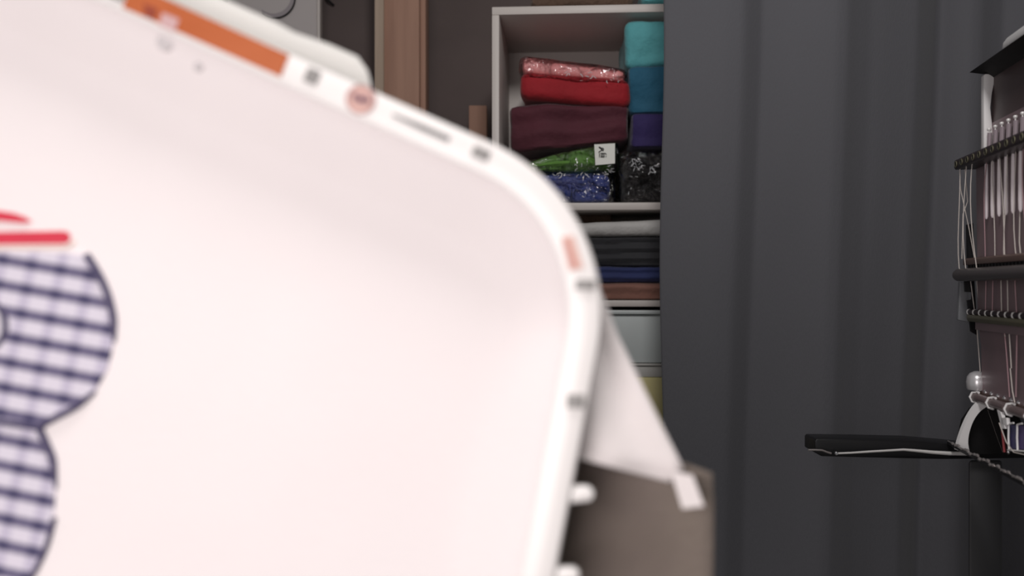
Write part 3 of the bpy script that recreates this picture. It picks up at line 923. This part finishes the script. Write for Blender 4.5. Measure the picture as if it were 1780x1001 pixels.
# beaded rail
br = R0(1684, 548)
def bt(n, z): return br + MNn * n + Vector((0, 0, z))
extr('needle_bar_rail', [bt(0.002, 0.001), bt(0.003, -0.003), bt(0.001, -0.008), bt(-0.02, -0.008), bt(-0.02, 0.001)], M['olive'], bevel=0.0006)
b0 = R0(1685, 542)
bead = lathe('rail_bead', b0, (0, 0, 1), [(0.001, -0.004), (0.003, -0.003), (0.0038, 0), (0.003, 0.003), (0.001, 0.004)], M['beadw'], mc, seg=10, at=b0)
bs = lathe('rail_spacer', b0 + MU * SP * 0.5, MU, [(0.0038, -0.007), (0.0038, 0.007)], M['barb'], mc, seg=10, at=b0 + MU * SP * 0.5)
for k in range(1, 17):
    clone(bead, mc, b0 + MU * SP * k); clone(bs, mc, b0 + MU * SP * (k + 0.5))
# lower threads
low = [((1691, 484), (1703, 575), (1709, 652), 'thr_w', 0.0), ((1702, 484), (1709, 575), (1717, 655), 'thr_w', 0.0), ((1714, 485), (1713, 540), (1712, 548), 'thr_p', 0), ((1726, 485), (1725, 540), (1724, 550), 'thr_p', 0),
       ((1740, 485), (1741, 540), (1747, 585), 'thr_w', 0), ((1751, 485), (1752, 540), (1758, 640), 'thr_w', 0), ((1756, 640), (1760, 680), (1764, 700), 'thr_w', 0), ((1746, 575), (1750, 620), (1755, 690), 'thr_p', 0), ((1764, 485), (1768, 560), (1766, 690), 'thr_p', 0), ((1774, 300), (1772, 420), (1778, 485), 'thr_w', 0)]
def FP(px, py, n):
    """pixel on the upright plane `n` in front of the needle case plate"""
    base = R0(1697, 500, n)
    d = Vector(((px - W / 2) / F, 1.0, -(py - H / 2) / F)); o = Vector((0, 0, CAMZ))
    t = (base - o).dot(MNn) / d.dot(MNn)
    return o + d * t
for a, b, c_, m_, _ in low:
    pa, pb, pc = [FP(x, y, 0.004) for x, y in (a, b, c_)]
    if a[0] < 1705:
        pa, pb, pc = [R0(x, y, 0.002, -0.004) for x, y in (a, b, c_)]
    tube('thread', [pa.lerp(pb, t) if i < 4 else pb.lerp(pc, t) for i, t in enumerate([0, .25, .5, .75, 0, .25, .5, .75, 1.0])], 0.0007, M[m_], mc, seg=5)

# knob, hooked rods, white arch and black disc
kc = R0(1706, 678, 0.004, -0.004)
lathe('round_knob', kc, (0, 0, 1), [(0.012, 0.0), (0.013, 0.002), (0.0135, 0.010), (0.0125, 0.017), (0.009, 0.022), (0.004, 0.0245), (0, 0.025)], mat('satin_nickel', rgb(214, 212, 214), 0.3, metal=0.55), mc, seg=24)
hk = R0(1696, 690)
rod_v = tube_geo([hk, hk + MU * 0.050], 0.0058, 12)
rod = mesh('presser_rod', rod_v[0], rod_v[1], mat('mauve_grey_rod', rgb(118, 102, 102), 0.35, metal=0.3), mc, at=hk)
v, f = [], []
for i in range(14):
    a = math.radians(35) + math.radians(250) * i / 13
    ccx = hk + MU * -0.001 + MNn * (0.0068 * math.cos(a - 0.6)) + Vector((0, 0, 1)) * (0.0068 * math.sin(a - 0.6))
    v.append(ccx)
hv = tube_geo([hk + MU * 0.012 + Vector((0, 0, 0.0072)), hk + Vector((0, 0, 0.0072)) + MU * 0.004, hk + MNn * 0.0042 + Vector((0, 0, 0.006)), hk + MNn * 0.0072, hk + MNn * 0.0045 + Vector((0, 0, -0.006)), hk + Vector((0, 0, -0.0072)) + MU * 0.005], 0.0016, 6)
hook = mesh('rod_hook', hv[0], hv[1], M['mwhite'], mc, at=hk)
for k in range(1, 7):
    clone(rod, mc, hk + MU * 0.062 * k); clone(hook, mc, hk + MU * 0.062 * k)
sb = R0(1703, 678, 0, 0.0)
sbd = lathe('rod_bead', sb, (0, 0, 1), [(0.0008, -0.003), (0.0026, -0.001), (0.0026, 0.001), (0.0008, 0.003)], M['chrome'], mc, seg=8, at=sb)
for k in range(1, 15):
    clone(sbd, mc, sb + MU * SP * k)
extr('rod_carrier', pxprof([(1700, 680), (1720, 680), (1720, 700), (1702, 700)]), M['brownbar'], du=0.004)
ao = [(1663, 782), (1667, 766), (1674, 745), (1684, 723), (1697, 704), (1712, 694), (1734, 694), (1737, 702)]
ai = [(1686, 788), (1683, 770), (1685, 752), (1692, 732), (1703, 716), (1717, 706), (1728, 704)]
pts = [P(x, y, Y0 - 0.02) for x, y in ao] + [P(x, y, Y0 - 0.02) for x, y in ai[::-1]]
v, f = [], []
outer = dense(ao, 4); inner = dense(ai, 4)
N = 28
oo = [outer[round(i * (len(outer) - 1) / N)] for i in range(N + 1)]; ii = [inner[round(i * (len(inner) - 1) / N)] for i in range(N + 1)]
ii = ii
for i in range(N + 1):
    for (q, dd) in ((oo[i], 0.0), (ii[i], 0.0), (ii[i], 0.007), (oo[i], 0.007)):
        v.append(P(q.x, q.y, Y0 - 0.02) + Vector((0, dd, 0)))
for i in range(N):
    for e in range(4):
        f.append([i * 4 + e, i * 4 + (e + 1) % 4, (i + 1) * 4 + (e + 1) % 4, (i + 1) * 4 + e])
f += [[0, 1, 2, 3], [N * 4 + 3, N * 4 + 2, N * 4 + 1, N * 4]]
mesh('white_arch', v, f, M['mwhite'], mc, label='curved white bracket')
prism('dark_hollow', [P(x, y, Y0 + 0.0) for x, y in [(1684, 789), (1682, 768), (1690, 734), (1704, 714), (1722, 704), (1760, 704), (1790, 760), (1790, 789)]], (0, 0.03, 0), M['mhood'], mc, smooth=False)
# second white strut and small plate under the next rod
prism('white_strut', [FP(x, y, 0.006) for x, y in [(1733, 712), (1739, 716), (1747, 745), (1741, 745)]], MNn * -0.004, M['mwhite'], mc)
prism('white_plate', [FP(x, y, 0.006) for x, y in [(1740, 726), (1749, 726), (1750, 738), (1741, 738)]], MNn * -0.004, M['mwhite'], mc)
tube('thread', [R0(1722, 712, 0.004, 0.0), R0(1735, 750, 0.004, 0.0), R0(1748, 786, 0.004, 0.0)], 0.0007, M['thr_w'], mc, seg=5)
tube('thread', [FP(1742, 748, 0.004), FP(1744, 765, 0.004), FP(1746, 786, 0.004)], 0.0016, M['thr_r'], mc, seg=5)
tube('thread', [FP(1737, 735, 0.006), FP(1749, 768, 0.006), FP(1762, 786, 0.006), FP(1790, 792, 0.006)], 0.0007, M['thr_w'], mc, seg=5)
# violet needle clamps with white wire frames
for k in range(4):
    x0 = 1754 + 15 * k
    cl = prism('needle_clamp', [FP(x, y, 0.0) for x, y in [(x0 + 2, 738 + k), (x0 + 12, 739 + k), (x0 + 12, 780 + k), (x0 + 2, 780 + k)]], MNn * -0.006, M['indigo'] if k == 0 else M['violet'], mc)
    tube('clamp_wire', [FP(x0, 782 + k, 0.003), FP(x0 - 1, 760 + k, 0.003), FP(x0 - 0.5, 737 + k, 0.003), FP(x0 + 8, 735 + k, 0.003)], 0.0012, M['mwhite'], cl, seg=6)
tube('wire_rail', [FP(1752, 782, 0.004), FP(1766, 783, 0.004), FP(1800, 786, 0.004)], 0.0011, M['mwhite'], mc, seg=6)
lathe('wire_stop', FP(1753, 786, 0.004), (0, 0, 1), [(0.001, -0.002), (0.0022, 0), (0.001, 0.002)], M['chrome'], mc, seg=8)

# beaded chain edge along the lower arm
cc = R0(1651, 768, 0.0, -0.008)
extr('needle_plate_rail', [R0(1651, 768) + MNn * n + Vector((0, 0, z)) for n, z in ((0.001, -0.001), (0.001, -0.004), (-0.012, -0.012), (-0.012, -0.008))], M['mblack'], du=-0.008, length=0.42)
tube('chain_wire', [cc + MU * 0.02 * i for i in range(22)], 0.0008, M['steel'], mc, seg=6)
cbd = lathe('chain_bead', cc + MU * 0.02, MU, [(0.0008, -0.004), (0.0018, -0.002), (0.0021, 0.0), (0.0018, 0.002), (0.0008, 0.004)], M['steel'], mc, seg=8, at=cc + MU * 0.02)
for k in range(2, 36):
    z = 0.0016 * math.sin(k * 2.1)
    clone(cbd, mc, cc + MU * 0.0115 * k + Vector((0, 0, z)) + MNn * 0.001 * math.cos(k * 1.7))
# hoop-carrying arm reaching out to the left
arm = prism('hoop_arm', [P(x, y, Y0 + 0.01) for x, y in [(1417, 766), (1420, 763), (1500, 764), (1590, 766), (1660, 772), (1700, 776), (1790, 780), (1790, 796), (1640, 798), (1500, 795), (1428, 793), (1417, 786)]], (0, 0.045, 0), M['mblack'], mc, bevel=0.0012, label='black arm reaching out to the side')
tube('arm_rod', [P(x, y, Y0) for x, y in [(1455, 788), (1480, 787), (1510, 785), (1545, 783), (1570, 781.5), (1590, 783), (1620, 786), (1650, 788), (1685, 788.5)]], [0.0013, 0.0013, 0.0015, 0.0015, 0.0016, 0.0019, 0.0023, 0.0026, 0.0026], M['beadw'], arm, seg=8)
tube('arm_clip', [P(x, y, Y0) for x, y in [(1405, 782), (1418, 782), (1429, 782.5), (1437, 785.5), (1445, 788)]], 0.0013, M['steel'], arm, seg=8)
lathe('arm_screw', P(1454, 788, Y0), (0, -1, 0), [(0.0025, -0.003), (0.0025, 0.001), (0.0015, 0.002)], M['chrome'], arm, seg=10)
# machine base under the arm
zb_m = P(0, 800, Y0 + 0.02).z
extr('main_body', [R0(1705, 0) * 0 + Vector((R0(1705, 0).x, R0(1705, 0).y, 0)) + MNn * n + Vector((0, 0, z)) for n, z in ((-0.088, zb_m), (-0.088, tip.z - 0.02), (-0.36, tip.z - 0.02), (-0.36, zb_m - 0.05), (-0.12, zb_m - 0.05))], M['mwhite'], du=0.03, length=0.40, bevel=0.006)
extr('body_stand', [Vector((R0(1705, 0).x, R0(1705, 0).y, 0)) + MNn * n + Vector((0, 0, z)) for n, z in ((-0.15, 0.0), (-0.15, zb_m - 0.05), (-0.33, zb_m - 0.05), (-0.33, 0.0))], M['mblack'], du=0.08, length=0.30, bevel=0.006)
prism('stand_column', [P(1684, 800, Y0 + 0.02) , P(1742, 800, Y0 + 0.02), P(1742, 800, Y0 + 0.09), P(1684, 800, Y0 + 0.09)], (0, 0, -(P(0, 800, Y0 + 0.02).z - 0.03)), mat('charcoal_stand_paint', rgb(40, 40, 42), 0.6), mc, bevel=0.004)
box('stand_foot', (P(1715, 0, Y0 + 0.03).x + 0.02, Y0 - 0.10, 0.015), (0.10, 0.40, 0.03), M['mblack'], mc, 0.005)
